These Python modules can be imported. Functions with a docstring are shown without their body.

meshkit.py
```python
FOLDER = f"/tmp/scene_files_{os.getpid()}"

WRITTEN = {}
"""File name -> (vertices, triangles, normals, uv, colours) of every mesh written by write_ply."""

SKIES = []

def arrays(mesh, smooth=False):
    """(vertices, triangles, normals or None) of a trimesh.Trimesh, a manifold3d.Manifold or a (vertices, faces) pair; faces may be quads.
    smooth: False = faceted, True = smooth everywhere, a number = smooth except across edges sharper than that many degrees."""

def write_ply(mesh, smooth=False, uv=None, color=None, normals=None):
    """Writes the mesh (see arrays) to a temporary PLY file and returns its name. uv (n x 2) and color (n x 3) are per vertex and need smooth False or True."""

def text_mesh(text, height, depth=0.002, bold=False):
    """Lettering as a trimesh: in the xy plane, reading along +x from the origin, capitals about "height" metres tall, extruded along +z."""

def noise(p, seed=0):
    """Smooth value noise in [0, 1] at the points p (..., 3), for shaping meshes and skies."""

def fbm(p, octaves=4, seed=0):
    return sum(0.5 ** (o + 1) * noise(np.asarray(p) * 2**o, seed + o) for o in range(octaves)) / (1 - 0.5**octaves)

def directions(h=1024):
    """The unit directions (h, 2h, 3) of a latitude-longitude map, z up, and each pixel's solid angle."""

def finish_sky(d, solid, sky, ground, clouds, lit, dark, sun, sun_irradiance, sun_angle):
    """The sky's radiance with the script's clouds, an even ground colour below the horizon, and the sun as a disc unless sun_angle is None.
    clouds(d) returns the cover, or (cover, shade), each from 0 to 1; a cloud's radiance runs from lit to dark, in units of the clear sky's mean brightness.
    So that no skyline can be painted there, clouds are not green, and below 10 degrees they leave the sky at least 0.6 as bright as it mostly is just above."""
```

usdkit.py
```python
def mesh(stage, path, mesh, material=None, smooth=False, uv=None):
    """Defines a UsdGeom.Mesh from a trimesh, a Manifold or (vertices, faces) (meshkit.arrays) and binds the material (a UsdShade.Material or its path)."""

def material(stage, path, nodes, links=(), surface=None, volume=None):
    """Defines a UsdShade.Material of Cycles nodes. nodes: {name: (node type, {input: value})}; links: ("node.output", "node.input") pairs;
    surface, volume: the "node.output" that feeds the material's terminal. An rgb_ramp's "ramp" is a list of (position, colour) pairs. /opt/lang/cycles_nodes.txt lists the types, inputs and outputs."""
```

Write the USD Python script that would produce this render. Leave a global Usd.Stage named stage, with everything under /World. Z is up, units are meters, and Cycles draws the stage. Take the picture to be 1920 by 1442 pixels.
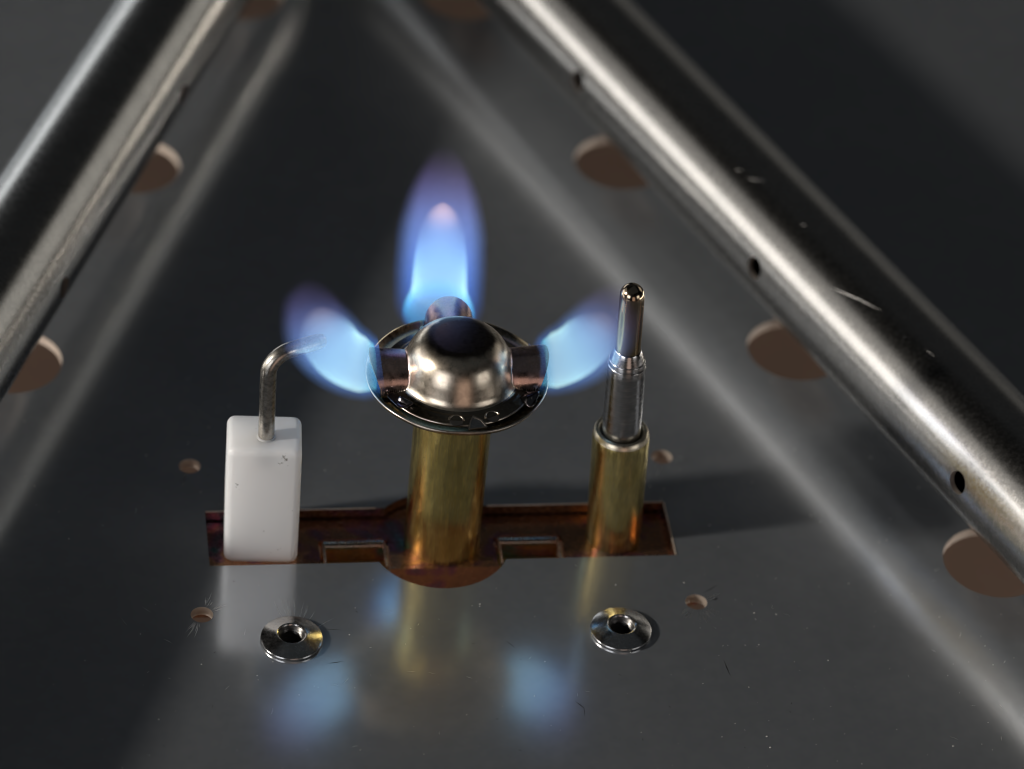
import math, random
import numpy as np, trimesh
import manifold3d as m3
import usdkit
from meshkit import fbm, noise
from shapely.geometry import Point, Polygon, box as sbox
from shapely.ops import unary_union
from pxr import Usd, UsdGeom, UsdLux, UsdShade, Gf, Sdf, Vt

rng = np.random.default_rng(7)
random.seed(7)
MM = 0.001
stage = Usd.Stage.CreateInMemory()
UsdGeom.SetStageUpAxis(stage, 'Z')
UsdGeom.SetStageMetersPerUnit(stage, 1.0)
UsdGeom.Xform.Define(stage, '/World')
UsdGeom.Scope.Define(stage, '/World/Looks')

# ------------------------------------------------------------------ camera
CAM = np.array([-59.82, -345.49, 316.09])
CR = np.array([0.98887, -0.12384, 0.08247])
CU = np.array([0.01606, 0.63988, 0.76831])
CB = np.array([-0.14792, -0.75843, 0.63474])
cam = UsdGeom.Camera.Define(stage, '/World/camera')
cam.CreateProjectionAttr('perspective')
cam.CreateHorizontalApertureAttr(36.0)
cam.CreateVerticalApertureAttr(36.0 * 769 / 1024)
cam.CreateFocalLengthAttr(36.0 * 6601.24 / 1920)
cam.CreateClippingRangeAttr(Gf.Vec2f(0.01, 50.0))
cam.CreateFStopAttr(14.0)
cam.CreateFocusDistanceAttr(0.4525)
cam.CreateExposureAttr(0.0)
mt = Gf.Matrix4d(1.0)
for i, v in enumerate((CR, CU, CB, CAM * MM)):
    mt.SetRow(i, Gf.Vec4d(*map(float, v), 1.0 if i == 3 else 0.0))
cam.AddTransformOp().Set(mt)

# ------------------------------------------------------------------ lamps and added fills
def look_at(prim, pos, target):
    z = np.array(pos, float) - np.array(target, float); z /= np.linalg.norm(z)
    x = np.cross([0, 0, 1.0], z); x = x / np.linalg.norm(x) if np.linalg.norm(x) > 1e-6 else np.array([1.0, 0, 0])
    y = np.cross(z, x)
    m = Gf.Matrix4d(1.0)
    for i, v in enumerate((x, y, z, pos)):
        m.SetRow(i, Gf.Vec4d(*map(float, v), 1.0 if i == 3 else 0.0))
    UsdGeom.Xformable(prim).AddTransformOp().Set(m)

def rect_lamp(name, direction, dist, w, h, radiance, color=(1, 1, 1), target=(0, 0, .015)):
    d = np.array(direction, float); d /= np.linalg.norm(d)
    l = UsdLux.RectLight.Define(stage, '/World/' + name)
    l.CreateWidthAttr(w); l.CreateHeightAttr(h); l.CreateIntensityAttr(radiance); l.CreateColorAttr(Gf.Vec3f(*color))
    look_at(l.GetPrim(), np.array(target) + d * dist, target)
    return l

def disk_lamp(name, direction, dist, r, radiance, color=(1, 1, 1), target=(0, 0, .015)):
    d = np.array(direction, float); d /= np.linalg.norm(d)
    l = UsdLux.DiskLight.Define(stage, '/World/' + name)
    l.CreateRadiusAttr(r); l.CreateIntensityAttr(radiance); l.CreateColorAttr(Gf.Vec3f(*color))
    look_at(l.GetPrim(), np.array(target) + d * dist, target)
    return l

disk_lamp('key_lamp', (-.92, -.12, .39), 1.2, .042, 700, (1, .93, .84))
rect_lamp('window_lamp_left', (-.93, .34, .17), 1.2, .80, .42, 2.0, (1, .97, .93))
rect_lamp('window_lamp_upper', (-.84, .36, .56), 1.25, .8, .36, .32, (1, .97, .93))
rect_lamp('window_lamp_back', (-.32, .94, .13), 1.3, .75, .26, 1.7, (.93, .97, 1))
rect_lamp('window_lamp_far_right', (.42, .90, .13), 1.3, .60, .50, .09, (1, .98, .93))
rect_lamp('side_lamp_right', (.82, .46, .32), 1.3, .65, .50, .55, (1, .96, .88))
rect_lamp('front_lamp_left', (-.66, -.74, .22), 1.3, .60, .55, 3.2, (.98, .97, 1))
rect_lamp('front_lamp_right', (.72, -.66, .20), 1.3, .55, .45, 1.5, (1, .97, .95))
rect_lamp('front_warm_fill', (.10, -1, -.02), 1.5, .60, 1.0, .58, (1, .72, .60))  # added warm glow in front for the lobes and dome to mirror
rect_lamp('overhead_fill', (.1, -.15, 1), 1.6, 2.4, 2.0, .03, (.82, .92, 1))  # dim overhead fill added as ambient light
rect_lamp('upper_back_fill', (.14, .78, .62), 1.7, 1.8, 1.0, .015, (.9, .96, 1.03))  # dim fill added behind and above to lift the plate's reflection
rect_lamp('under_fill_left', (-.98, -.10, -.06), .29, .40, .05, 9.0, (1, .95, .9), target=(0, .05, -.02))  # fill added below the plate to brighten the brown panel
rect_lamp('under_fill_right', (.98, -.10, -.06), .29, .40, .05, 9.0, (1, .95, .9), target=(0, .05, -.02))  # matching added fill from the other side

# ------------------------------------------------------------------ materials
def mat(name, nodes, links, surface='p.BSDF', volume=None):
    return usdkit.material(stage, '/World/Looks/' + name, nodes, links, surface=surface, volume=volume)

def metal(name, color, rough, color2=None, scale=900, bump=.0, rvar=.08, stretch=(1, 1, 1), metallic=1.0, film=None, bscale=None, spots=0.0, spotcol=(.02, .015, .01)):
    """metal with uneven gloss, colour drift, fine relief"""
    n = {'g': ('geometry', {}),
         'm': ('mapping', {'scale': stretch}),
         'n1': ('noise_texture', {'scale': scale, 'detail': 5, 'roughness': .6}),
         'n2': ('noise_texture', {'scale': scale * .21, 'detail': 3, 'roughness': .55}),
         'rr': ('map_range', {'from_min': .3, 'from_max': .7, 'to_min': max(rough - rvar, .03), 'to_max': rough + rvar}),
         'cr': ('rgb_ramp', {'ramp': [(.36, color), (.64, color2 or color)]}),
         'p': ('principled_bsdf', {'metallic': metallic, 'roughness': rough})}
    l = [('g.position', 'm.vector'), ('m.vector', 'n1.vector'), ('g.position', 'n2.vector'), ('n1.fac', 'rr.value'), ('rr.result', 'p.roughness'),
         ('n2.fac', 'cr.fac')]
    last = 'cr.color'
    if spots:
        n['v'] = ('noise_texture', {'scale': scale * 1.7, 'detail': 3, 'roughness': .7})
        n['vr'] = ('map_range', {'from_min': spots, 'from_max': spots + .06, 'clamp': True})
        n['sm'] = ('mix', {'color2': spotcol})
        l += [('g.position', 'v.vector'), ('v.fac', 'vr.value'), ('vr.result', 'sm.fac'), (last, 'sm.color1')]
        last = 'sm.color'
    l.append((last, 'p.base_color'))
    if bump:
        n['nb'] = ('noise_texture', {'scale': bscale or scale * 2.5, 'detail': 3, 'roughness': .6})
        n['b'] = ('bump', {'strength': 1.0, 'distance': bump})
        l += [('m.vector', 'nb.vector'), ('nb.fac', 'b.height'), ('b.normal', 'p.normal')]
    if film:
        n['p'][1]['thin_film_ior'] = 1.9
        n['tf'] = ('map_range', {'from_min': .3, 'from_max': .7, 'to_min': film[0], 'to_max': film[1]})
        l += [('n2.fac', 'tf.value'), ('tf.result', 'p.thin_film_thickness')]
    return mat(name, n, l)

# satin plate: a clear mirror lobe over a broad hazy one, both from the same rolled sheet
PLATE = mat('rolled_sheet_metal', {
    'g': ('geometry', {}),
    'm': ('mapping', {'scale': (1.0, .06, 1.0), 'rotation': (0, 0, .25)}),
    'n1': ('noise_texture', {'scale': 5200, 'detail': 4, 'roughness': .6}),
    'n2': ('noise_texture', {'scale': 60, 'detail': 4, 'roughness': .6}),
    'n3': ('noise_texture', {'scale': 420, 'detail': 5, 'roughness': .65}),
    'r1': ('map_range', {'from_min': .3, 'from_max': .7, 'to_min': .15, 'to_max': .18}),
    'c1': ('rgb_ramp', {'ramp': [(.3, (.50, .53, .57)), (.7, (.53, .555, .59))]}),
    'b': ('bump', {'strength': .6, 'distance': .0000012}),
    'a': ('principled_bsdf', {'metallic': 1.0, 'roughness': .14}),
    'c2': ('rgb_ramp', {'ramp': [(.35, (.285, .305, .33)), (.68, (.31, .33, .355))]}),
    'h': ('principled_bsdf', {'metallic': .25, 'roughness': .42, 'specular_ior_level': .3}),
    'w': ('map_range', {'from_min': .3, 'from_max': .7, 'to_min': .35, 'to_max': .39}),
    'x': ('mix_closure', {'fac': .4})},
    [('g.position', 'm.vector'), ('m.vector', 'n1.vector'), ('g.position', 'n2.vector'), ('g.position', 'n3.vector'),
     ('n2.fac', 'r1.value'), ('r1.result', 'a.roughness'), ('n2.fac', 'c1.fac'), ('c1.color', 'a.base_color'),
     ('n1.fac', 'b.height'), ('b.normal', 'a.normal'), ('b.normal', 'h.normal'), ('n3.fac', 'c2.fac'), ('c2.color', 'h.base_color'),
     ('n2.fac', 'w.value'), ('w.result', 'x.fac'), ('a.BSDF', 'x.closure1'), ('h.BSDF', 'x.closure2')], surface='x.closure')
PIPE = metal('drawn_steel_pipe', (.50, .49, .47), .225, (.55, .535, .51), scale=1700, bump=.000001, rvar=.03, bscale=9000, spots=.71, spotcol=(.25, .22, .18))
PIPE_L = metal('drawn_steel_pipe_clean', (.44, .435, .42), .23, (.50, .49, .47), scale=1800, bump=.000001, rvar=.04, bscale=9000, spots=.72, spotcol=(.10, .09, .08))
DARK = metal('dark_pipe_bore', (.03, .028, .025), .6)
BRASS = metal('scuffed_brass', (.84, .67, .25), .25, (.70, .54, .18), scale=1500, bump=.000005, rvar=.09, stretch=(1, 1, .12), spots=.66, spotcol=(.30, .22, .09))
BRASS_L = metal('bright_brass', (.92, .75, .32), .26, (.82, .65, .24), scale=1500, bump=.000003, rvar=.06, stretch=(1, 1, .15))
HOOD = metal('warm_stamped_steel', (.62, .56, .48), .29, (.53, .46, .40), scale=1500, bump=.000004, rvar=.04, bscale=9000)
CAP = mat('warm_stamped_steel_dark_reflection', {  # dark reflection on the flat top is painted into the base colour
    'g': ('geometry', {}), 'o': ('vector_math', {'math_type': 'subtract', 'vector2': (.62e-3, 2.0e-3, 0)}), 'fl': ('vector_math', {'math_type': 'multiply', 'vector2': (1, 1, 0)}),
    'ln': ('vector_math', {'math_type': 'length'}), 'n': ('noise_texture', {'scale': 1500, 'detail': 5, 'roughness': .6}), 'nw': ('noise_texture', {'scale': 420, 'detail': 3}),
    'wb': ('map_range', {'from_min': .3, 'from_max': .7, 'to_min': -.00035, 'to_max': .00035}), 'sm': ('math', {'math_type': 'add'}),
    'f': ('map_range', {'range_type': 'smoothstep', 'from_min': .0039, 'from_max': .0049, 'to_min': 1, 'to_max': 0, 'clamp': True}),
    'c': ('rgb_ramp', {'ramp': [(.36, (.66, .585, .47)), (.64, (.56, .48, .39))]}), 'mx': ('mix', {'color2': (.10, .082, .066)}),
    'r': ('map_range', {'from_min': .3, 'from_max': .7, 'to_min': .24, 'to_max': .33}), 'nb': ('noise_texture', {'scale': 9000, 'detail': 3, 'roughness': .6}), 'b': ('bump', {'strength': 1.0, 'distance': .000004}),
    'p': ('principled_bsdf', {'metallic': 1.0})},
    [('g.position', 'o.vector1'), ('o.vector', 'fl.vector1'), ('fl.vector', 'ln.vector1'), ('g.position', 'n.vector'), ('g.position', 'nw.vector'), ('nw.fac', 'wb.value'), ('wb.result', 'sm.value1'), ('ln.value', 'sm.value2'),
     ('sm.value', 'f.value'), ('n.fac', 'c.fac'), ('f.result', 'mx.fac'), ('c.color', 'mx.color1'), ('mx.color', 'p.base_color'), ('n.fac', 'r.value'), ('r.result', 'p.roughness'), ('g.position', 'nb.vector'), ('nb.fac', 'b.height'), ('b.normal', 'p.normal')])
LOBE = metal('heat_tinted_steel', (.72, .51, .42), .26, (.60, .44, .42), scale=900, bump=.000005, rvar=.06, bscale=7000)
SKIRT = metal('sooty_steel', (.34, .29, .22), .2, (.22, .19, .15), scale=900, bump=.000004, rvar=.06)
CUP = metal('straw_tinted_steel', (.62, .48, .27), .2, (.52, .42, .27), scale=1200, bump=.000003, rvar=.06)
DISH = metal('dark_dish_metal', (.30, .21, .10), .24, (.22, .16, .09), scale=1200, bump=.000003, rvar=.06)  # inner dish coloured darker than the cup rim
TAB = metal('burnt_crimp_metal', (.20, .19, .20), .16, (.12, .115, .13), scale=1500)
STEEL = metal('turned_steel', (.56, .55, .54), .22, (.48, .47, .46), scale=1500, bump=.000004, rvar=.05, stretch=(.15, .15, 1))
TIP = metal('heat_tinted_probe_steel', (.56, .39, .18), .16, (.44, .36, .27), scale=300, rvar=.04)
COLLAR = metal('silver_solder', (.86, .78, .62), .34, (.76, .68, .52), scale=1500, bump=.00001, rvar=.07)
RIVET = metal('plated_rivet_steel', (.60, .59, .575), .21, (.52, .51, .50), scale=1300, bump=.000002, rvar=.04)
THREAD = metal('dark_thread', (.16, .155, .15), .38)  # thread coloured dark so the bore reads deep black
WIRE = metal('dull_electrode_wire', (.50, .475, .43), .30, (.40, .38, .34), scale=1300, bump=.000004, rvar=.07, spots=.69, spotcol=(.12, .11, .10))
BRACKET = mat('heat_tinted_bracket', {
    'g': ('geometry', {}),
    'n': ('noise_texture', {'scale': 150, 'detail': 3, 'roughness': .5, 'distortion': .6}),
    'n1': ('noise_texture', {'scale': 1500, 'detail': 3}),
    'c': ('rgb_ramp', {'ramp': [(.25, (.38, .16, .16)), (.40, (.48, .27, .17)), (.52, (.60, .32, .18)), (.59, (.42, .18, .25)), (.66, (.18, .34, .36)), (.75, (.58, .40, .16))]}),
    'r': ('map_range', {'from_min': .3, 'from_max': .7, 'to_min': .17, 'to_max': .28}),
    'p': ('principled_bsdf', {'metallic': .95})},
    [('g.position', 'n.vector'), ('g.position', 'n1.vector'), ('n.fac', 'c.fac'), ('c.color', 'p.base_color'), ('n1.fac', 'r.value'), ('r.result', 'p.roughness')])
LIP = metal('teal_tinted_lip', (.30, .36, .36), .22, (.42, .30, .24), scale=1500)
EDGE = metal('rubbed_copper_edge', (.62, .42, .30), .3, (.46, .42, .36), scale=1200)
STRAP = metal('yellowed_brass_strap', (.75, .58, .22), .4, (.60, .44, .14), metallic=.7)
CERAMIC = mat('white_ceramic', {
    'g': ('geometry', {}),
    'n': ('noise_texture', {'scale': 1500, 'detail': 5, 'roughness': .7}),
    'n2': ('noise_texture', {'scale': 300, 'detail': 3, 'roughness': .6}),
    'mu': ('math', {'math_type': 'multiply'}),
    's': ('map_range', {'from_min': .39, 'from_max': .46, 'clamp': True}),
    'c': ('mix', {'color1': (.87, .875, .89), 'color2': (.22, .21, .20)}),
    'b': ('bump', {'strength': .5, 'distance': .00002}),
    'p': ('principled_bsdf', {'roughness': .42, 'subsurface_weight': .6, 'subsurface_scale': .002, 'subsurface_radius': (1, .9, .85), 'specular_ior_level': .4})},
    [('g.position', 'n.vector'), ('g.position', 'n2.vector'), ('n.fac', 'mu.value1'), ('n2.fac', 'mu.value2'), ('mu.value', 's.value'), ('s.result', 'c.fac'),
     ('c.color', 'p.base_color'), ('n.fac', 'b.height'), ('b.normal', 'p.normal')])
UNDER = metal('brown_under_panel', (.25, .155, .105), .65, (.27, .17, .115), metallic=.0, scale=300)
SCRATCH = metal('bright_scratch', (.75, .75, .74), .45)
SCRATCH_P = metal('pipe_scratch', (.42, .41, .40), .42)
MARK_AND_SHADE = metal('black_mark_and_shade', (.012, .012, .012), .6, metallic=0.0)  # black for marks on the floor, also laid in as shade inside holes
DUSTM = metal('pale_dust', (.55, .54, .52), .8, metallic=0.0)
CUT = metal('bright_cut_edge', (.56, .49, .42), .42, (.46, .39, .33), scale=2500, stretch=(1, 1, .2), metallic=.55)

# ------------------------------------------------------------------ scene helpers
used = {}
def numbered(parent, name):
    k = (parent, name); used[k] = used.get(k, -1) + 1
    return parent + '/' + (name if used[k] == 0 else f'{name}_{used[k]:03d}')

def say(prim, label=None, category=None, group=None, kind=None):
    for k, v in (('label', label), ("category", category), ("group", group), ("kind", kind)):
        if v: prim.SetCustomDataByKey(k, v)

def thing(name, label, cat, loc=(0, 0, 0), group=None, kind=None):
    path = numbered('/World', name)
    x = UsdGeom.Xform.Define(stage, path)
    x.AddTranslateOp().Set(Gf.Vec3d(*[c * MM for c in loc]))
    say(x.GetPrim(), label, cat, group, kind)
    return path

def obj(name, mesh, material, parent='/World', smooth=35, **kw):
    """one mesh prim; the mesh is in millimetres in its parent's frame"""
    path = numbered(parent, name)
    if isinstance(mesh, tuple) and len(mesh) == 3:            # vertices, faces, own normals
        v, f, nrm = mesh
        m = UsdGeom.Mesh.Define(stage, path)
        m.CreatePointsAttr(Vt.Vec3fArray.FromNumpy((v * MM).astype(np.float32)))
        m.CreateFaceVertexCountsAttr(Vt.IntArray.FromNumpy(np.full(len(f), 3, np.int32)))
        m.CreateFaceVertexIndicesAttr(Vt.IntArray.FromNumpy(f.astype(np.int32).ravel()))
        m.CreateSubdivisionSchemeAttr('none')
        m.CreateNormalsAttr(Vt.Vec3fArray.FromNumpy(nrm.astype(np.float32))); m.SetNormalsInterpolation('vertex')
        UsdShade.MaterialBindingAPI.Apply(m.GetPrim()).Bind(material)
    else:
        if hasattr(mesh, 'to_mesh'):
            q = mesh.to_mesh(); mesh = trimesh.Trimesh(q.vert_properties[:, :3], q.tri_verts, process=False)
        elif isinstance(mesh, tuple):
            mesh = trimesh.Trimesh(*mesh, process=False)
        mesh = mesh.copy(); mesh.apply_scale(MM)
        m = usdkit.mesh(stage, path, mesh, material, smooth=smooth)
    say(m.GetPrim(), **kw)
    return path

def lathe(profile, n=96, closed=False):
    """profile: (r, z) list, revolved about z, outward normals when it runs bottom to top"""
    p = np.array(profile, float); a = np.linspace(0, 2 * np.pi, n, endpoint=False)
    v = np.stack([np.outer(np.cos(a), p[:, 0]), np.outer(np.sin(a), p[:, 0]), np.tile(p[:, 1], (n, 1))], -1).reshape(-1, 3)
    k = len(p); f = []
    for i in range(n):
        j = (i + 1) % n
        for s in range(k if closed else k - 1):
            t = (s + 1) % k
            q = (i * k + s, j * k + s, j * k + t, i * k + t)
            f += [(q[0], q[1], q[2]), (q[0], q[2], q[3])]
    m = trimesh.Trimesh(v, np.array(f), process=False); m.merge_vertices()
    m.update_faces(m.nondegenerate_faces()); return m

def shear(mesh, kx, ky=0.0, at=(0, 0)):
    m = mesh.copy(); v = m.vertices.copy(); v[:, 0] += at[0] + kx * v[:, 2]; v[:, 1] += at[1] + ky * v[:, 2]
    m.vertices = v; return m

def rounded_poly(w, d, r, n=8):
    pts = []
    for cx, cy, a0 in ((w / 2 - r, d / 2 - r, 0), (-w / 2 + r, d / 2 - r, 90), (-w / 2 + r, -d / 2 + r, 180), (w / 2 - r, -d / 2 + r, 270)):
        for k in range(n + 1):
            a = math.radians(a0 + 90 * k / n); pts.append((cx + r * math.cos(a), cy + r * math.sin(a)))
    return np.array(pts)

def loft(rings, cap=True):
    rings = [np.asarray(r, float) for r in rings]; n = len(rings[0]); v = np.vstack(rings); f = []
    for s in range(len(rings) - 1):
        for i in range(n):
            j = (i + 1) % n; a, b, c, d = s * n + i, s * n + j, (s + 1) * n + j, (s + 1) * n + i
            f += [(a, b, c), (a, c, d)]
    if cap:
        v = np.vstack([v, rings[0].mean(0), rings[-1].mean(0)]); c0, c1 = len(v) - 2, len(v) - 1; o = (len(rings) - 1) * n
        for i in range(n):
            j = (i + 1) % n; f += [(c0, j, i), (c1, o + i, o + j)]
    return trimesh.Trimesh(v, np.array(f), process=False)

def sweep(points, radii, n=20, cap=True):
    P = np.array(points, float); T = np.gradient(P, axis=0); T /= np.linalg.norm(T, axis=1)[:, None]
    up = np.array([0.13, 1, .07]); rings = []
    for p, t, r in zip(P, T, radii):
        x = np.cross(up, t); x /= np.linalg.norm(x); y = np.cross(t, x)
        a = np.linspace(0, 2 * np.pi, n, endpoint=False)
        rings.append(p + r * (np.cos(a)[:, None] * x + np.sin(a)[:, None] * y))
    return loft(rings, cap)

def mani(tm):
    return m3.Manifold(m3.Mesh(np.asarray(tm.vertices, np.float32), np.asarray(tm.faces, np.uint32)))

# ------------------------------------------------------------------ the plate and what lies under it
BIG = [(s * (37.2 + 18.9 * k), 85 - 46 * k) for s in (-1, 1) for k in (-2, -1, 0, 1, 2, 3)]
SMALL = [(-32.52, 16.0), (32.81, 16.0), (-32.52, -13.3), (32.81, -13.3)]
NUTS = [(-21.29, -18.47), (21.9, -18.43)]
T = 1.4
outline = sbox(-170, -75, 170, 250)
cut = [Point(x, y).buffer(6.97, 48) for x, y in BIG] + [Point(x, y).buffer(1.46, 20) for x, y in SMALL] + [Point(x, y).buffer(2.4, 24) for x, y in NUTS]
cut.append(unary_union([Point(0, 0).buffer(9.45, 48), Polygon([(-30.97, -4.07), (31.56, -4.07), (31.56, 6.62), (-30.97, 6.62)])]))
sheet = outline.difference(unary_union(cut))
cs = m3.CrossSection([np.array(sheet.exterior.coords)[:-1]] + [np.array(r.coords)[:-1] for r in sheet.interiors], m3.FillRule.EvenOdd)
pm = m3.Manifold.extrude(cs, T).to_mesh()
pv, pf = np.array(pm.vert_properties[:, :3]), np.array(pm.tri_verts); pv[:, 2] -= T
fn = np.cross(pv[pf[:, 1]] - pv[pf[:, 0]], pv[pf[:, 2]] - pv[pf[:, 0]])
wall = np.abs(fn[:, 2]) < 1e-6 * np.linalg.norm(fn, axis=1).max() + 1e-9
def sub(mask):
    m = trimesh.Trimesh(pv, pf[mask], process=False); m.remove_unreferenced_vertices(); return m
plate = thing('sheet_metal_floor', 'dark satin sheet metal floor with punched round holes', 'metal floor', kind='structure')
obj('sheet_surface', sub(~wall), PLATE, plate, smooth=False)
wc = pv[pf].mean(1); in_slot = wall & (np.abs(wc[:, 0]) < 33) & (wc[:, 1] > -10.6) & (wc[:, 1] < 10.6) & ~((np.abs(np.abs(wc[:, 0]) - 32.6) < 1.0))
obj('cut_edges', sub(wall & ~in_slot), CUT, plate, smooth=30)
obj('slot_edge', sub(in_slot), BRACKET, plate, smooth=30)  # bracket colour on the slot walls paints in its brown reflection
lipx = [(-30.9, 6.66), (-8, 6.66)], [(7.2, 6.66), (31.5, 6.66)], [(31.6, 6.5), (31.6, -4.0)]
for p0, p1 in lipx:                                              # thin rolled edge of the slot that catches the light
    obj('slot_lip', sweep([(*p0, .0), (*((np.array(p0) + p1) / 2), .0), (*p1, .0)], [.10] * 3, 8), CUT, plate)
# thin bright burrs where the punch broke through
slot = cut[-1]
brown = trimesh.creation.box([420, 460, 1.0]); brown.apply_translation([0, 60, -46])
obj('under_panel', brown, UNDER, smooth=False, label='brown panel seen through the holes of the metal floor', category='panel', kind='structure')

# ------------------------------------------------------------------ mounting bracket in the slot
br = thing('mounting_bracket', 'heat tinted copper brown bracket recessed in the slot of the floor', 'bracket', (0.6, 2.0, 0))
zf = -1.75
fl = sbox(-35, -4.9, 35, 9.5).difference(unary_union([sbox(-16.3, -6, -7.6, -.2), sbox(7.4, -6, 16.0, -.2)]).buffer(.35).buffer(0))
fl = fl.buffer(-.25).buffer(.25)
fm = trimesh.creation.extrude_polygon(fl, .9, engine='earcut'); fm.apply_translation([0, 0, zf - .9])
obj('bracket_floor', fm, BRACKET, br, smooth=30)
fr = sbox(-35, -5.6, 35, -4.95).difference(unary_union([sbox(-16.5, -6, -7.4, 0), sbox(7.2, -6, 16.2, 0)]))
fr = trimesh.creation.extrude_polygon(unary_union([g.buffer(0) for g in getattr(fr, 'geoms', [fr])]), 8.0, engine='earcut') if fr.geom_type == 'Polygon' else trimesh.util.concatenate([trimesh.creation.extrude_polygon(g, 8.0, engine='earcut') for g in fr.geoms])
fr.apply_translation([0, 0, zf - 8.02])
obj('front_flange', fr, BRACKET, br, smooth=30)
for x0, x1 in ((-16.0, -7.9), (7.7, 15.7)):
    lip = sweep([(x, -.1, zf - .42) for x in np.linspace(x0, x1, 9)], [.66] * 9, 14)
    obj('rolled_lip', lip, LIP, br)
    wl = trimesh.creation.box([x1 - x0 + .6, .5, 3.6]); wl.apply_translation([(x0 + x1) / 2, .05, zf - 2.7]); obj('notch_wall', wl, BRACKET, br, smooth=False)
    st = trimesh.creation.box([x1 - x0 + 1.5, 3.4, .5]); st.apply_rotation if False else None
    st.apply_translation([(x0 + x1) / 2, -1.9, zf - 3.7]); obj('notch_floor', st, STRAP, br, smooth=False)
# bright folded edges of the notches
for x in (-16.05, -7.85, 7.65, 15.75):
    ed = sweep([(x, -5.0, zf - .1), (x, -3.6, zf + .06), (x, -1.6, zf + .06), (x, -.2, zf - .05)], [.16, .22, .22, .18], 10)
    obj('notch_edge', ed, EDGE, br)
bend = trimesh.creation.box([70.4, .6, 9]); bend.apply_translation([0, 9.2, zf - 4.2]); obj('back_flange', bend, BRACKET, br, smooth=False)

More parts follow.
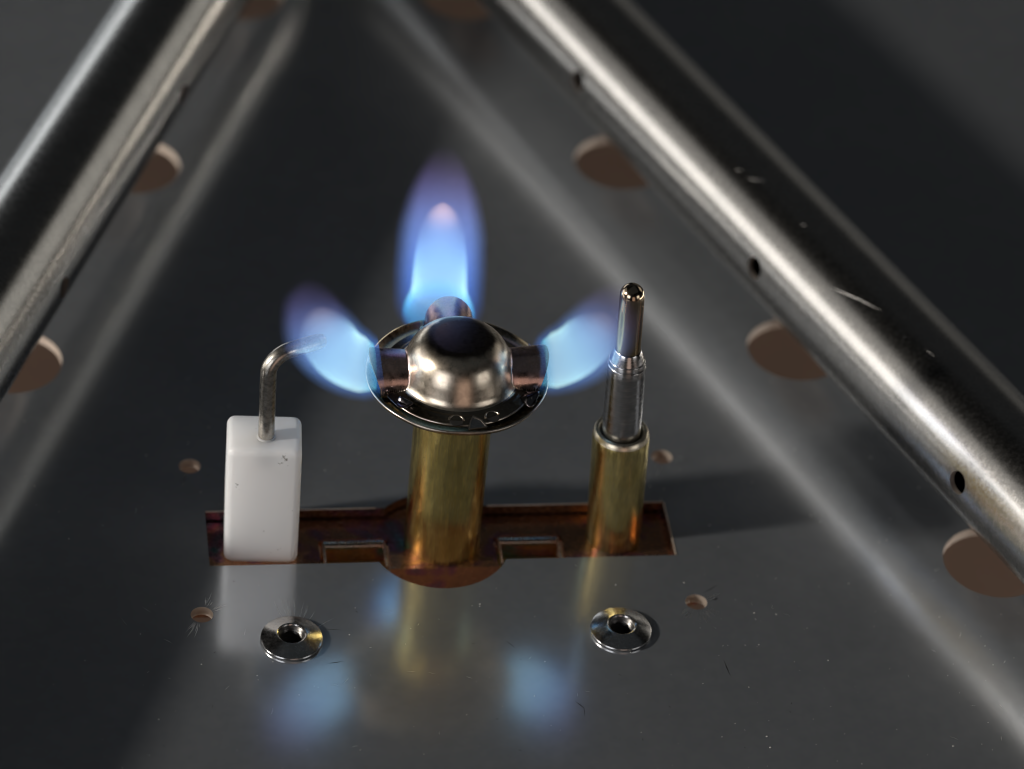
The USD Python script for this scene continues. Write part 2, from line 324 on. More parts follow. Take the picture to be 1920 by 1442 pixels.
# ------------------------------------------------------------------ burner pipes
def make_pipe(sign, x39, R, label, material, ports, elev):
    d = np.array([sign * .3790, -.9254, 0]); d /= np.linalg.norm(d)
    path = thing('burner_pipe', label, 'pipe', (x39, 39, 13.5))
    Ln, ri = 190.0, R - .75
    side = np.cross([0, 0, 1.0], d); 
    if side[0] * sign > 0: side = -side                         # towards the middle of the picture
    basis = np.stack([side, np.cross(d, side), d], 1)            # local: x inward, z along
    if np.linalg.det(basis) < 0: basis[:, 1] *= -1
    outer = m3.Manifold.cylinder(2 * Ln, R, R, 144, True)
    inner = m3.Manifold.cylinder(2 * Ln + 2, ri, ri, 96, True)
    up_local = basis.T @ np.array([0, 0, 1.0])
    drills = m3.Manifold()
    bores = []
    for t in ports:
        el = math.radians(elev)
        nrm = np.array([math.cos(el), 0, 0]) + math.sin(el) * up_local
        c = m3.Manifold.cylinder(6, 1.62, 1.62, 36, True).to_mesh()
        cv = np.array(c.vert_properties[:, :3]); z = nrm; y = np.array([0, 0, 1.0]); x = np.cross(y, z)
        cv = cv @ np.stack([x, y, z], 0) + nrm * R + np.array([0, 0, t])
        drills = drills + m3.Manifold(m3.Mesh(cv.astype(np.float32), np.array(c.tri_verts)))
    body = (outer - inner) - drills
    mm = body.to_mesh(); v = np.array(mm.vert_properties[:, :3]) ; f = np.array(mm.tri_verts)
    rad = np.hypot(v[:, 0], v[:, 1])[f]
    is_out = rad.min(1) > R - .06
    vw = v @ basis.T
    def piece(mask):
        m = trimesh.Trimesh(vw, f[mask], process=False); m.remove_unreferenced_vertices(); m.merge_vertices(); return m
    # analytic normals keep the long triangles of the wall round
    ow = piece(is_out); q = ow.vertices @ basis; nl = np.stack([q[:, 0], q[:, 1], 0 * q[:, 0]], 1); nl /= np.linalg.norm(nl, axis=1)[:, None]
    obj('pipe_wall', (np.array(ow.vertices), np.array(ow.faces), nl @ basis.T), material, path)
    obj('pipe_bore', piece(rad.max(1) < ri + .06), DARK, path, smooth=30)
    rest = piece(~is_out & ~(rad.max(1) < ri + .06))
    if len(rest.faces):
        for comp in rest.split(only_watertight=False):
            cen = (comp.vertices @ basis)[:, 2].mean()
            if abs(cen) < Ln - 1: obj('port_rim', comp, CUT, path, smooth=30)
    return path
make_pipe(1, 57.75, 8.72, 'long steel burner pipe crossing the right side, with drilled ports and a scratch', PIPE, [-54.0, -4.0, 46.4], 8.3)
make_pipe(-1, -57.6, 8.50, 'long steel burner pipe crossing the upper left corner, blurred', PIPE_L, [-52.0, -2.3], 2)

PIPE_R = '/World/burner_pipe'
SCR = [([[-1.54, -10.98, 6.7], [-0.15, -12.78, 7.16], [1.9, -15.31, 7.73], [3.91, -18.06, 8.11]], .34), ([[-9.24, 12.83, 7.91], [-8.03, 11.99, 8.23], [-6.79, 11.25, 8.49]], .16), ([[-10.5, 15.32, 7.8], [-9.59, 14.46, 8.04]], .12),
       ([[-3.63, 1.43, 8.26], [-2.84, 0.84, 8.41]], .14), ([[5.63, -24.37, 7.74], [6.47, -23.59, 8.21]], .12), ([[8.33, -26.92, 8.36], [9.23, -28.5, 8.43]], .10)]
for pts, wd in SCR:                                              # raised burrs of scratches, hugging the wall of the right pipe
    P = np.array(pts); tt = np.linspace(0, 1, 9); P = np.stack([np.interp(tt, np.linspace(0, 1, len(P)), P[:, k]) for k in range(3)], 1)
    d = np.array([.3790, -.9254, 0]); rad = P - np.outer(P @ d, d); P = np.outer(P @ d, d) + rad / np.linalg.norm(rad, axis=1)[:, None] * 8.724
    obj('scratch', sweep(P, wd * .26 * np.sin(np.linspace(.12, math.pi - .12, 9)) * np.array([1, .8, 1.1, .9, 1, .7, 1, .9, 1]), 8), SCRATCH_P, PIPE_R, smooth=60)

# ------------------------------------------------------------------ rivet nuts
def make_nut(x, y, label):
    t = thing('rivet_nut', label, 'rivet nut', (x, y, 0), group='rivet nuts in the metal floor')
    f = lathe([(2.0, 0.02), (3.82, .02), (3.98, .12), (4.03, .32), (3.98, .50), (3.80, .60), (3.2, .84), (2.5, 1.08), (2.1, 1.22), (1.92, 1.26), (1.76, 1.18), (1.68, 1.0)], 112)
    obj('flange', f, RIVET, t, smooth=28)
    pr = [(1.68, 1.0)]; z = .9
    while z > -6: pr += [(1.42, z - .18), (1.6, z - .42)]; z -= .48
    obj('thread', lathe(pr, 64), THREAD, t, smooth=20)
    b = trimesh.creation.cylinder(1.9, .3, sections=40); b.apply_translation([0, 0, -6.3]); obj('thread_bottom', b, MARK_AND_SHADE, t)  # black disc puts the shade of the deep bore into colour
make_nut(*NUTS[0], 'left of the two round steel rivet nuts, beside the reflection of the white block')
make_nut(*NUTS[1], 'right of the two round steel rivet nuts, casting a dark shadow to its right')

# ------------------------------------------------------------------ ignition electrode
el = thing('ignition_electrode', 'white ceramic block with a bent steel electrode wire on top', 'electrode', (-23.95, 1.55, -1.7))
rings = []
H = 19.9
for z, ins in ((0, .9), (.25, .45), (.7, .12), (1.2, 0), (10, 0), (H - 1.1, 0), (H - .7, .07), (H - .35, .22), (H - .12, .48), (H, .85)):
    w = 9.7 - 2 * ins + .0 * z; d = 7.7 - 2 * ins
    if z > H - 3: d -= 0.0
    r = rounded_poly(w, d, max(.95 - .3 * ins, .3), 8)
    taper = .25 * (z / H)
    rings.append(np.c_[r[:, 0] * (1 + .012 * math.sin(z / H * 3)), r[:, 1], np.full(len(r), z)])
blk = loft(rings)
blk.vertices[:, 0] -= .008 * (blk.vertices[:, 2] - 10)
rot = math.radians(-4); c_, s_ = math.cos(rot), math.sin(rot)
blk.vertices[:, :2] = blk.vertices[:, :2] @ np.array([[c_, s_], [-s_, c_]])
sockm = m3.Manifold.cylinder(8, 1.22, 1.22, 6, True).translate([.1, -.75, H])
blk2 = mani(blk) - sockm
obj('ceramic_block', blk2, CERAMIC, el, smooth=40)
wp = [(.08, -.75, H - 3.5)] + [(.08 - .012 * k, -.75, H + k) for k in np.linspace(-1, 10.2, 6)]
for a in np.linspace(8, 82, 12):
    a = math.radians(a); wp.append((-.06 + 3.0 * (1 - math.cos(a)), -.75 + 1.1 * (1 - math.cos(a)), H + 10.6 + 3.0 * math.sin(a)))
e0 = np.array(wp[-1])
for k in np.linspace(.8, 5.4, 6): wp.append(tuple(e0 + k * np.array([.85, .52, -.13])))
L = len(wp); rad = [1.06] * L; rad[-1] = .88
ws = sweep(wp, rad, 24)
for_noise = ws.vertices.copy()
ws.vertices = ws.vertices + (fbm(for_noise * 1.3, 3, 5)[:, None] - .5) * .035
obj('electrode_wire', ws, WIRE, el, smooth=60)
cz = lathe([(1.05, H - .05), (1.32, H - .05), (1.2, H + .12), (1.05, H + .2)], 24); cz.apply_translation([.09, -.75, 0]); obj('cement_fillet', cz, CERAMIC, el)

# ------------------------------------------------------------------ thermocouple
tc = thing('thermocouple', 'steel thermocouple probe rising out of a brass sleeve', 'thermocouple', (24.0, 2.0, 0))
KX = -.042
def tl(profile, n=72): return shear(lathe(profile, n), KX)
obj('brass_sleeve', tl([(0, -3), (3.68, -3), (3.70, 0), (3.80, 15.2), (3.82, 16.0), (3.76, 16.5)]), BRASS_L, tc)
obj('crimped_collar', tl([(3.76, 16.5), (3.70, 16.88), (3.44, 17.2), (3.05, 17.26), (2.8, 17.0), (2.72, 16.6), (2.62, 16.45), (2.55, 16.3)]), COLLAR, tc)
body = tl([(2.62, 15.5), (2.60, 16.4), (2.56, 22), (2.50, 27.2), (2.52, 27.7), (2.42, 28.1), (2.38, 28.9), (2.2, 29.6), (1.98, 30.3), (1.82, 30.85), (1.7, 31.0)], 96)
bn = (fbm(body.vertices * np.array([1.4, 1.4, 1.2]), 4, 3) - .5); zz = body.vertices[:, 2]; wgt = np.clip((zz - 27.2) / .8, 0, 1) * np.clip((31.2 - zz) / .5, 0, 1)
obj('probe_body', body, STEEL, tc)
for zr, rr in ((28.5, 2.42), (29.3, 2.3)):
    tor = trimesh.creation.torus(rr, .10, 60, 10); tor.apply_translation([0, 0, zr]); obj('turned_ridge', shear(tor, KX), STEEL, tc)
tp = [(1.66, 30.8), (1.64, 34), (1.62, 39.6)] + [(1.62 * math.cos(a), 39.9 + 1.62 * math.sin(a) * 1.0) for a in np.linspace(.05, math.pi / 2, 12)]
obj('probe_tip', tl(tp, 72), TIP, tc)

# ------------------------------------------------------------------ pilot burner
PX, PY, ZR = .62, 2.0, 27.1
pb = thing('pilot_burner', 'brass pilot burner stem carrying a domed three lobed steel hood', 'pilot burner', (PX, PY, 0))
st = lathe([(4.9, -3), (5.1, -3), (5.10, 8), (5.12, 23.0), (5.12, 24.6)], 128)
obj('brass_stem', st, BRASS, pb)
cupp = [(5.1, 23.6), (6.2, 23.9), (8.6, 24.9), (10.8, 25.85), (11.55, 26.5), (11.82, 26.95), (11.80, 27.12), (11.66, 27.18), (11.50, 27.02), (11.1, 26.62), (10.6, 26.35), (9.5, 26.2), (6, 26.1), (0, 26.1)]
for nm, sl_, mt_ in (('lower_cup', slice(0, 9), CUP), ('cup_dish', slice(8, None), DISH)):
    cp = lathe(cupp[sl_], 160)
    a_ = np.arctan2(cp.vertices[:, 1], cp.vertices[:, 0]); rr_ = np.hypot(cp.vertices[:, 0], cp.vertices[:, 1])
    cp.vertices[:, 2] += np.clip((rr_ - 9) / 3, 0, 1) * (.10 * np.sin(3 * a_ + 1) + .06 * np.sin(7 * a_))
    obj(nm, cp, mt_, pb)
# stamped hood as one height field, then cut into dome, lobes and skirt
NA, NR = 720, 200
A = np.linspace(0, 2 * np.pi, NA, endpoint=False)
dirs = [np.array([-1, 0]), np.array([1, 0]), np.array([0, 1.0])]
RL, RD, KB = 3.5, 7.45, .8
def lobe_h(x, y):
    best = np.full(x.shape, -9.0)
    for d in dirs:
        al = x * d[0] + y * d[1]; t = -x * d[1] + y * d[0]
        rl = RL - .22 + .07 * np.clip(al - 6, 0, 6)              # the outlet flares towards its mouth
        wd = rl * (.90 if d[1] else 1.0)
        h = rl * np.sqrt(np.maximum(1 - (t / wd) ** 2, 0)) - .02
        h = np.where((np.abs(t) < wd) & (al > 0), h, -9)
        best = np.maximum(best, h)
    return best
rmax = np.full(NA, 9.95)
for d in dirs:
    al = np.cos(A) * d[0] + np.sin(A) * d[1]; t = np.abs(-np.cos(A) * d[1] + np.sin(A) * d[0]) * 10.6
    w = np.where(al > 0, np.clip((4.25 - t) / .7, 0, 1), 0); w = w * w * (3 - 2 * w)
    rmax = rmax + w * .95
S = np.linspace(0, 1, NR) ** .8
RRg = S[None, :] * rmax[:, None]
X, Y = RRg * np.cos(A)[:, None], RRg * np.sin(A)[:, None]
from scipy.interpolate import PchipInterpolator
DOME = PchipInterpolator([0, 3.2, 4.1, 4.9, 5.7, 6.4, 6.85, 7.15, 7.4, 7.8, 8.3, 9.0, 20], [6.28, 6.20, 6.04, 5.66, 4.95, 3.85, 2.75, 1.75, 1.0, .38, .08, 0, 0])
def dome_h(r):                                                   # pressed cap: flat top, sloping wall, flared foot
    return DOME(r)
def smax(a, b, k):
    h = np.clip(.5 + .5 * (a - b) / k, 0, 1); return b + (a - b) * h + k * h * (1 - h)
HF = np.zeros_like(X)
HL = lobe_h(X, Y); HD = dome_h(np.hypot(X, Y))
ZD = HD; Z = smax(ZD, np.maximum(HL, -1), KB); Z = np.where(HL > 0, smax(Z, HF, .7), np.maximum(Z, 0))
# the open lobe ends lean outwards a little at the top
out = np.clip(Z / RL, 0, 1) * np.clip((RRg - 9.4) / 1.5, 0, 1) * np.clip(HL, 0, 1)
X = X + out * .75 * np.cos(A)[:, None]; Y = Y + out * .75 * np.sin(A)[:, None]
Zt = Z - .0
fr_ = np.clip((RRg - 8.6) / 1.4, 0, 1) * np.clip(1 - HL, 0, 1) * (HL < 0); Zt = Zt - fr_ * .30    # skirt edge turns down
top = np.stack([X, Y, Zt + 27.22], -1)
V = np.vstack([top.reshape(-1, 3)])
F = []
ii, jj = np.meshgrid(np.arange(NA), np.arange(NR - 1), indexing='ij'); i2 = (ii + 1) % NA
a, b, c, d = ii * NR + jj, ii * NR + jj + 1, i2 * NR + jj + 1, i2 * NR + jj
F = np.concatenate([np.stack([a, b, c], -1).reshape(-1, 3), np.stack([a, c, d], -1).reshape(-1, 3)])
nrm = np.zeros_like(V); fnv = np.cross(V[F[:, 1]] - V[F[:, 0]], V[F[:, 2]] - V[F[:, 0]])
for k in range(3): np.add.at(nrm, F[:, k], fnv)
nrm[::NR] = nrm[::NR].sum(0)
nrm /= np.maximum(np.linalg.norm(nrm, axis=1)[:, None], 1e-12)
cen = V[F].mean(1); rc = np.hypot(cen[:, 0], cen[:, 1]); hl = lobe_h(cen[:, 0], cen[:, 1]); hd = dome_h(rc)
good = np.linalg.norm(fnv, axis=1) > 1e-10
isd = (hd >= hl) & (rc < 7.95)
isl = ~isd & (hl > -.5)
def part(mask):
    f = F[mask & good]; u, inv = np.unique(f, return_inverse=True); return V[u], inv.reshape(-1, 3), nrm[u]
# underside and open rims
off = V - nrm * .38
edge_t = np.arange(NA) * NR + NR - 1
und_f = F[good][:, ::-1]
hoodp = obj('hood_skirt', part(~isd & ~isl), SKIRT, pb)
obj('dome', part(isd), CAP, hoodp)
for d in dirs:
    m_ = isl & (cen[:, 0] * d[0] + cen[:, 1] * d[1] > 0) & (np.abs(-cen[:, 0] * d[1] + cen[:, 1] * d[0]) < RL + 1.0)
    obj('lobe', part(m_), LOBE, hoodp)
obj('hood_underside', (off, und_f, -nrm), TAB, hoodp)
rv = np.vstack([V[edge_t], off[edge_t]]); rf = []
for i in range(NA):
    j = (i + 1) % NA; rf += [(i, NA + i, NA + j), (i, NA + j, j)]
obj('hood_rim', trimesh.Trimesh(rv, np.array(rf), process=False), CUP, hoodp, smooth=30)
bead = [(11.74 * math.cos(a), 11.74 * math.sin(a), 27.13 + .10 * math.sin(3 * a + 1) + .06 * math.sin(7 * a)) for a in np.linspace(math.radians(150), math.radians(390), 120)]
obj('rim_bead', sweep(bead, [.15] * 120, 10), HOOD, pb)  # bead added to give the cup rim its bright highlight line
bead = [(9.93 * math.cos(a), 9.93 * math.sin(a), 26.86 + .03 * math.sin(9 * a)) for a in np.linspace(math.radians(209), math.radians(331), 80)]
obj('hood_edge', sweep(bead, [.14] * 80, 10), HOOD, hoodp)  # bead added for the highlight along the front hood edge
# crimp tabs and punch marks round the front of the skirt
def tab(angle, r, size, tilt, seed):
    g = np.random.default_rng(seed); s = m3.Manifold()
    pts = []
    for k in range(14):
        pts.append([g.uniform(-1, 1) * size[0], g.uniform(-1, 1) * size[1], g.uniform(-.5, .9) * size[2]])
    hull = m3.Manifold.hull_points(np.array(pts, np.float32)).to_mesh()
    tm = trimesh.Trimesh(np.array(hull.vert_properties[:, :3]), np.array(hull.tri_verts)); tm = tm.subdivide().subdivide(); 
    trimesh.smoothing.filter_taubin(tm, iterations=6)
    R = trimesh.transformations.rotation_matrix(math.radians(angle - 90), [0, 0, 1]); T_ = trimesh.transformations.rotation_matrix(tilt, [1, 0, 0]); tm.apply_transform(R @ T_)
    tm.apply_translation([r * math.cos(math.radians(angle)), r * math.sin(math.radians(angle)), 27.15]); return tm
for ang, r, sz, s in ((214, 10.3, (2.2, 1.3, 1.0), 3), (218, 9.8, (1.3, .8, 1.1), 11), (333, 10.2, (2.2, 1.3, 1.1), 5), (329, 10.6, (1.4, .7, .9), 8)):
    obj('crimp_tab', tab(ang, r, sz, .25, s), TAB, pb, smooth=40)
def mark(angle, r, rad, z=27.0):
    arc = [(rad * math.cos(t), rad * .9 * math.sin(t), 0) for t in np.linspace(math.radians(0), math.radians(180), 14)]
    m = sweep([(x, y, 0) for x, y, _ in arc], [.15] * len(arc), 8)
    m.apply_transform(trimesh.transformations.rotation_matrix(math.radians(angle - 90 + 180), [0, 0, 1]))
    m.apply_translation([r * math.cos(math.radians(angle)), r * math.sin(math.radians(angle)), z]); return m
for ang in (263, 293):
    obj('punch_mark', mark(ang, 9.2, .95, 27.16), HOOD, pb)
    dk = trimesh.creation.cylinder(.85, .1, sections=24); dk.apply_translation([9.35 * math.cos(math.radians(ang)), 9.35 * math.sin(math.radians(ang)), 27.03]); obj('punch_hole', dk, MARK_AND_SHADE, pb)  # black disc laid on the skirt as the shade of a hole
tri = Polygon([(-1.05, -.9), (1.15, -.85), (.75, .25), (-.1, .95), (-.6, .2)])
tb = trimesh.creation.extrude_polygon(tri.buffer(.12), .28, engine='earcut')
tb.apply_transform(trimesh.transformations.rotation_matrix(.18, [1, 0, 0])); tb.apply_transform(trimesh.transformations.rotation_matrix(math.radians(8), [0, 0, 1]))
tb.apply_translation([10.1 * math.cos(math.radians(277)), 10.1 * math.sin(math.radians(277)), 27.2]); obj('bent_tab', tb, STEEL, pb, smooth=20)
te = trimesh.creation.extrude_polygon(tri.buffer(.15).difference(tri.buffer(-.02)), .14, engine='earcut'); te.apply_translation([0, 0, .24])
te.apply_transform(trimesh.transformations.rotation_matrix(.18, [1, 0, 0])); te.apply_transform(trimesh.transformations.rotation_matrix(math.radians(8), [0, 0, 1]))
te.apply_translation([10.1 * math.cos(math.radians(277)), 10.1 * math.sin(math.radians(277)), 27.2]); obj('tab_edge', te, HOOD, pb, smooth=False)

# ------------------------------------------------------------------ flames: glowing gas as volumes in metres, no surface but a breath of glow
def flame_look(name, kind, origin, sx, R0, ph0, ph1, rho, col, power, prof, lean=0.0, z0=0, z1=1, yc=None, depth=1.0, soft=None):
    """kind 'arc': flame axis winds round a point above the port; kind 'column': flame axis is upright.
       ramps over t in [0, 1]: R0 / yc = axis position, rho = radius, col = colour; prof = glow against q in [0, 1] (axis to skin)"""
    o = np.array(origin) * MM
    N = {'g': ('geometry', {}), 'd': ('vector_math', {'math_type': 'subtract', 'vector2': tuple(o)}), 's': ('separate_xyz', {})}
    Lk = [('g.position', 'd.vector1'), ('d.vector', 's.vector')]
    def M(n, op, a, b, **kw):
        N[n] = ('math', {'math_type': op, **{f'value{i + 1}': v for i, v in enumerate((a, b)) if not isinstance(v, str)}, **kw})
        Lk.extend((v, f'{n}.value{i + 1}') for i, v in enumerate((a, b)) if isinstance(v, str))
        return n + '.value'
    def ramp(n, stops, fac):
        N[n] = ('rgb_ramp', {'ramp': [(t, (v, v, v)) if np.ndim(v) == 0 else (t, v) for t, v in stops]}); Lk.append((fac, n + '.fac')); return n + '.color'
    def scalar(n, stops, fac):          # table as a grey ramp in units of 25 mm
        c = ramp(n, [(t, v / 25.0) for t, v in stops], fac); N[n + 'x'] = ('separate_color', {}); Lk.append((c, n + 'x.color'))
        return M(n + 'y', 'multiply', n + 'x.r', 25.0 * MM)
    if kind == 'arc':
        ax = M('ax', 'multiply', 's.x', sx)                         # outward
        nz = M('nz', 'multiply', 's.z', -1.0)
        ph = M('ph', 'arctan2', ax, nz)                             # 0 straight down, pi/2 outward, pi up
        t0 = M('t0', 'subtract', ph, ph0); t = M('t', 'divide', t0, ph1 - ph0, use_clamp=True)
        rr2 = M('r2', 'add', M('xx', 'multiply', 's.x', 's.x'), M('zz', 'multiply', 's.z', 's.z')); r = M('r', 'sqrt', rr2, 0.0)
        u = M('u', 'subtract', r, scalar('ra', R0, t))
        yv = 's.y'
    else:
        t0 = M('t0', 'subtract', 's.z', z0 * MM); t = M('t', 'divide', t0, (z1 - z0) * MM, use_clamp=True)
        u = M('u', 'subtract', 's.x', M('lx', 'multiply', 's.z', lean))
        yv = M('yv', 'subtract', 's.y', scalar('ya', yc, t))
    rho_ = scalar('rh', rho, t)
    q1 = M('q1', 'divide', u, rho_); q2 = M('q2', 'divide', yv, M('rd', 'multiply', rho_, depth))
    q = M('q', 'sqrt', M('qs', 'add', M('qa', 'multiply', q1, q1), M('qb', 'multiply', q2, q2)), 0.0, use_clamp=True)
    pr = ramp('pr', prof, q); N['prx'] = ('separate_color', {}); Lk.append((pr, 'prx.color'))
    cc = ramp('cc', col, t); glow = 'prx.r'
    if soft:                                                     # skin of the cone bright near the port, even glow towards its tip
        p2 = ramp('ps', soft, q); N['psx'] = ('separate_color', {}); Lk.append((p2, 'psx.color'))
        N['bl'] = ('map_range', {'from_min': .3, 'from_max': .8, 'clamp': True}); Lk.append((t, 'bl.value'))
        N['mf'] = ('mix_float', {}); Lk.extend([('bl.result', 'mf.fac'), ('prx.r', 'mf.a'), ('psx.r', 'mf.b')]); glow = 'mf.result'
    e = M('e', 'multiply', glow, power)
    N['em'] = ('emission', {}); Lk += [(cc, 'em.color'), (e, 'em.strength')]
    N['tr'] = ('transparent_bsdf', {}); N['sk'] = ('emission', {'color': (.15, .3, 1.0), 'strength': .0005})
    N['mx'] = ('mix_closure', {'fac': .004}); Lk += [('tr.BSDF', 'mx.closure1'), ('sk.emission', 'mx.closure2')]
    return mat(name, N, Lk, surface='mx.closure', volume='em.emission')

def flame_hull(kind, origin, sx, R0, ph0, ph1, rho, lean=0.0, z0=0, z1=1, yc=None, depth=1.0, n=40, grow=1.02):
    rings = []; a = np.linspace(0, 2 * np.pi, 28, endpoint=False)
    for t in np.linspace(0, 1, n):
        f = lambda st: np.interp(t, [s[0] for s in st], [s[1] for s in st])
        rh = max(f(rho) * grow, .05)
        if kind == 'arc':
            ph = ph0 + (ph1 - ph0) * t; rad = f(R0) + rh * np.cos(a)
            rings.append(np.c_[origin[0] + sx * rad * math.sin(ph), origin[1] + rh * depth * np.sin(a), origin[2] - rad * math.cos(ph)])
        else:
            z = z0 + (z1 - z0) * t
            rings.append(np.c_[origin[0] + lean * z + rh * np.cos(a), origin[1] + f(yc) + rh * depth * np.sin(a), np.full(28, origin[2] + z)])
    m = loft(rings); m.fix_normals() if not m.is_winding_consistent else None
    if m.volume < 0: m.invert()
    return m

MANTLE_P = [(0, .5), (.45, .7), (.62, 1.0), (.75, .72), (.88, .25), (1, 0)]
INNER_P = [(0, .20), (.55, .24), (.74, .62), (.86, 1.75), (.93, 1.3), (1, 0)]
SOFT_P = [(0, .62), (.45, .58), (.7, .42), (.88, .16), (1, 0)]
def flame(label, kind, geo_o, geo_i, col_o, col_i, pw_o, pw_i):
    path = thing('pilot_flame', label, 'flame')
    for nm, g, c, pw, pr, sf in (('outer_mantle', geo_o, col_o, pw_o, MANTLE_P, None), ('inner_cone', geo_i, col_i, pw_i, INNER_P, SOFT_P)):
        k = used.get(('flame', nm), -1) + 1; used[('flame', nm)] = k
        m = flame_look(f'{nm}_glow_{k}', kind, col=c, power=pw, prof=pr, soft=sf, **g)
        obj(nm, flame_hull(kind, **g), m, path, smooth=60)

BLUE_O = [(0, (.06, .24, .80)), (.25, (.15, .36, .95)), (.46, (.19, .38, .88)), (.60, (.16, .26, .62)), (.74, (.11, .11, .30)), (.87, (.04, .03, .08)), (1, (0, 0, 0))]
BLUE_I = [(0, (.12, .62, .66)), (.12, (.66, 1.02, .86)), (.30, (.58, .98, .86)), (.5, (.44, .78, .80)), (.72, (.34, .54, .76)), (.86, (.50, .50, .60)), (.94, (.55, .44, .44)), (1, (.3, .2, .18))]
LO = (PX - 11.2, PY, 37.0)
flame('blue gas flame curling up around the electrode wire on the left of the hood', 'arc',
      dict(origin=LO, sx=-1, R0=[(0, 8.3), (.35, 7.4), (.7, 7.4), (1, 8.4)], ph0=-.15, ph1=2.2, rho=[(0, 4.2), (.1, 5.0), (.35, 5.3), (.6, 5.3), (.8, 4.8), (.93, 3.3), (1, .5)]),
      dict(origin=LO, sx=-1, R0=[(0, 8.4), (.5, 7.0), (1, 6.6)], ph0=-.05, ph1=1.72, rho=[(0, 3.2), (.12, 3.9), (.45, 4.0), (.7, 3.7), (.88, 2.8), (.96, 1.7), (1, .4)]),
      BLUE_O, BLUE_I, 86, 100)
RO = (PX + 11.4, PY, 37.5)
flame('blue gas flame licking the thermocouple tip on the right of the hood', 'arc',
      dict(origin=RO, sx=1, R0=[(0, 8.7), (.35, 7.8), (.7, 7.4), (1, 8.2)], ph0=-.15, ph1=2.05, rho=[(0, 4.1), (.1, 4.9), (.35, 5.4), (.6, 5.2), (.8, 4.6), (.93, 3.0), (1, .5)]),
      dict(origin=RO, sx=1, R0=[(0, 8.7), (.5, 7.3), (1, 7.0)], ph0=-.05, ph1=1.45, rho=[(0, 3.2), (.12, 3.9), (.45, 3.9), (.7, 3.5), (.88, 2.6), (.96, 1.6), (1, .4)]),
      BLUE_O, [(t, tuple(.62 * x for x in c) if t > .8 else c) for t, c in BLUE_I], 72, 98)
CO = (PX + .15, PY, 0)
flame('tall upright blue flame with a pink tip rising behind the dome', 'column',
      dict(origin=CO, sx=1, R0=None, ph0=0, ph1=1, rho=[(0, 5.0), (.06, 6.4), (.25, 6.5), (.5, 6.3), (.7, 5.2), (.86, 3.6), (.95, 2.1), (1, .3)], lean=-.035, z0=24.9, z1=53, yc=[(0, 14.4), (.2, 14.9), (1, 14.6)]),
      dict(origin=CO, sx=1, R0=None, ph0=0, ph1=1, rho=[(0, 5.2), (.08, 4.9), (.2, 4.0), (.5, 3.75), (.78, 3.1), (.92, 1.9), (1, .3)], lean=-.035, z0=25.1, z1=44.0, yc=[(0, 14.4), (.2, 14.9), (1, 14.6)]),
      [(0, (.03, .12, .6)), (.12, (.06, .22, .85)), (.3, (.14, .32, 1.0)), (.48, (.20, .36, .95)), (.62, (.22, .28, .72)), (.76, (.15, .13, .36)), (.88, (.06, .04, .11)), (1, (0, 0, 0))],
      [(0, (.02, .25, .9)), (.08, (.12, .70, .9)), (.22, (.60, 1.02, .86)), (.4, (.46, .90, .84)), (.62, (.32, .62, .80)), (.79, (.34, .50, .76)), (.87, (1.9, 1.35, 1.15)), (.95, (2.6, 1.7, 1.3)), (1, (1.4, .8, .6))], 74, 98)

# ------------------------------------------------------------------ wear on the plate
def sliver(p0, p1, w, z=.004):
    p0, p1 = np.array(p0, float), np.array(p1, float); d = p1 - p0; L_ = np.linalg.norm(d); d /= L_; n = np.array([-d[1], d[0]])
    m = (p0 + p1) / 2 + n * L_ * random.uniform(-.05, .05)
    v = [(*p0, z), (*(m - n * w / 2), z), (*p1, z), (*(m + n * w / 2), z)]
    return trimesh.Trimesh(np.array(v), np.array([(0, 1, 3), (1, 2, 3)]), process=False)
sl = []
for (x, y), arcs in zip(SMALL, (((250, 262, 6, 2.4),), ((238, 262, 7, 2.6), (330, 380, 4, 1.5)), ((228, 262, 12, 3.2), (20, 75, 12, 2.6)), ((215, 345, 26, 2.6), (10, 60, 6, 2.0)))):
    for a0, a1, n_, ln in arcs:
        for k in range(n_):
            a = math.radians(random.uniform(a0, a1)); r0 = 1.5 + random.random() * .5; r1 = r0 + ln * random.uniform(.3, 1.0)
            sl.append(sliver((x + r0 * math.cos(a), y + r0 * math.sin(a)), (x + r1 * math.cos(a + random.uniform(-.1, .1)), y + r1 * math.sin(a)), random.uniform(.04, .11)))
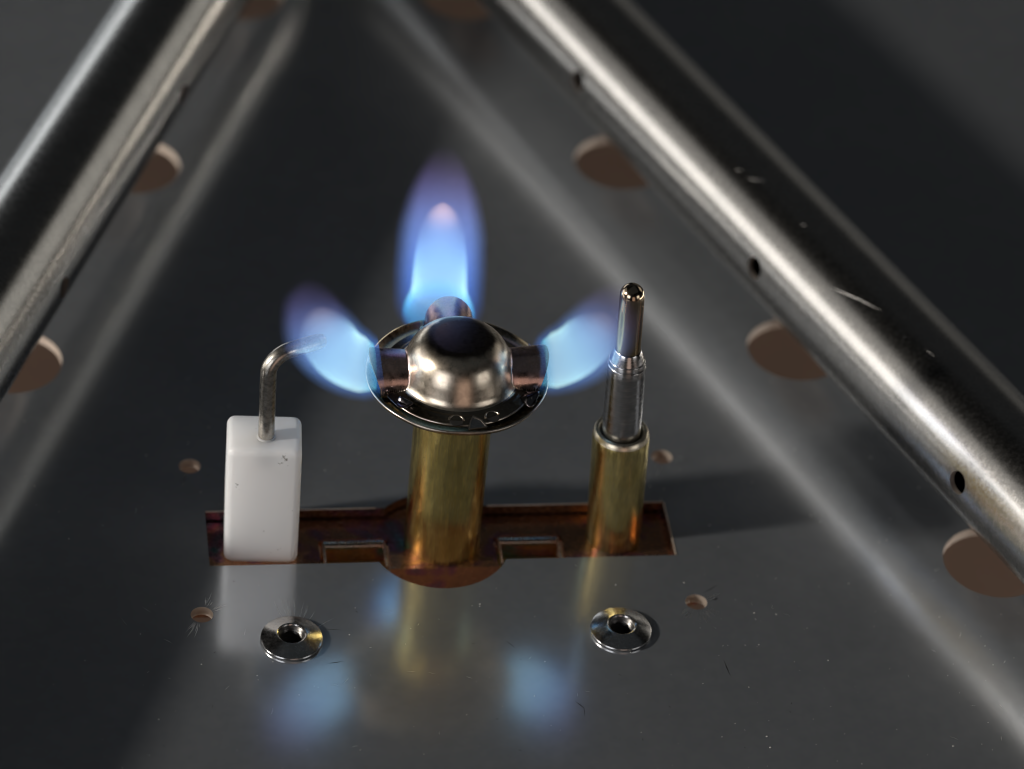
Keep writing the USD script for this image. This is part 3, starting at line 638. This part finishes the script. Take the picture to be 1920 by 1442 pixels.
for k in range(20):
    a = math.radians(random.uniform(20, 110)); x, y = NUTS[0]; r0 = 4.2; r1 = r0 + random.uniform(1, 5.0)
    sl.append(sliver((x + r0 * math.cos(a), y + r0 * math.sin(a)), (x + r1 * math.cos(a + .05), y + r1 * math.sin(a)), random.uniform(.02, .045)))
for k in range(60):
    x, y = random.uniform(-45, 75), random.uniform(-42, 20); a = random.uniform(0, 6.28); ln = random.uniform(.3, 1.6)
    if sheet.contains(Point(x, y).buffer(1.7)): sl.append(sliver((x, y), (x + ln * math.cos(a), y + ln * math.sin(a)), random.uniform(.025, .06)))
obj('scratch_marks', trimesh.util.concatenate(sl), SCRATCH, smooth=False, label='fine bright scratches on the metal floor around the small holes', category='scratches', kind='stuff')
bl = [sliver((-16.9, -16.7), (-14.4, -16.9), .10), sliver((-17.2, -23.0), (-14.8, -22.6), .13), sliver((6.5, -19.6), (7.6, -21.2), .10), sliver((34.6, -24.2), (35.0, -27.4), .15), sliver((33.8, -11.8), (36.5, -9.9), .12),
      sliver((14.0, -31.0), (15.2, -32.6), .16), sliver((15.0, -31.9), (14.9, -34.0), .10), sliver((35, -13), (36, -12.6), .3)]
for k in range(26):
    x, y = random.uniform(-45, 60), random.uniform(-42, 8); a = random.uniform(0, 6.28); ln = random.uniform(.2, .9)
    if sheet.contains(Point(x, y).buffer(1.2)): bl.append(sliver((x, y), (x + ln * math.cos(a), y + ln * math.sin(a)), random.uniform(.05, .14)))
obj('dark_marks', trimesh.util.concatenate(bl), MARK_AND_SHADE, smooth=False, label='small black marks scattered on the metal floor', category='marks', kind='stuff')
du = []
base = trimesh.creation.icosphere(1, 1.0)
for k in range(520):
    x, y = random.uniform(-55, 85), random.uniform(-48, 40)
    if x < 0 and random.random() < .5: continue
    if not sheet.contains(Point(x, y).buffer(.3)): continue
    s = base.copy(); r = random.choice([.025, .03, .035, .05, .07]) * random.uniform(.7, 1.3); s.apply_scale([r * random.uniform(.8, 1.8), r, r * .6]); s.apply_translation([x, y, r * .4]); du.append(s)
obj('dust_specks', trimesh.util.concatenate(du), DUSTM, smooth=True, label='pale dust specks lying on the metal floor', category='dust', kind='stuff')
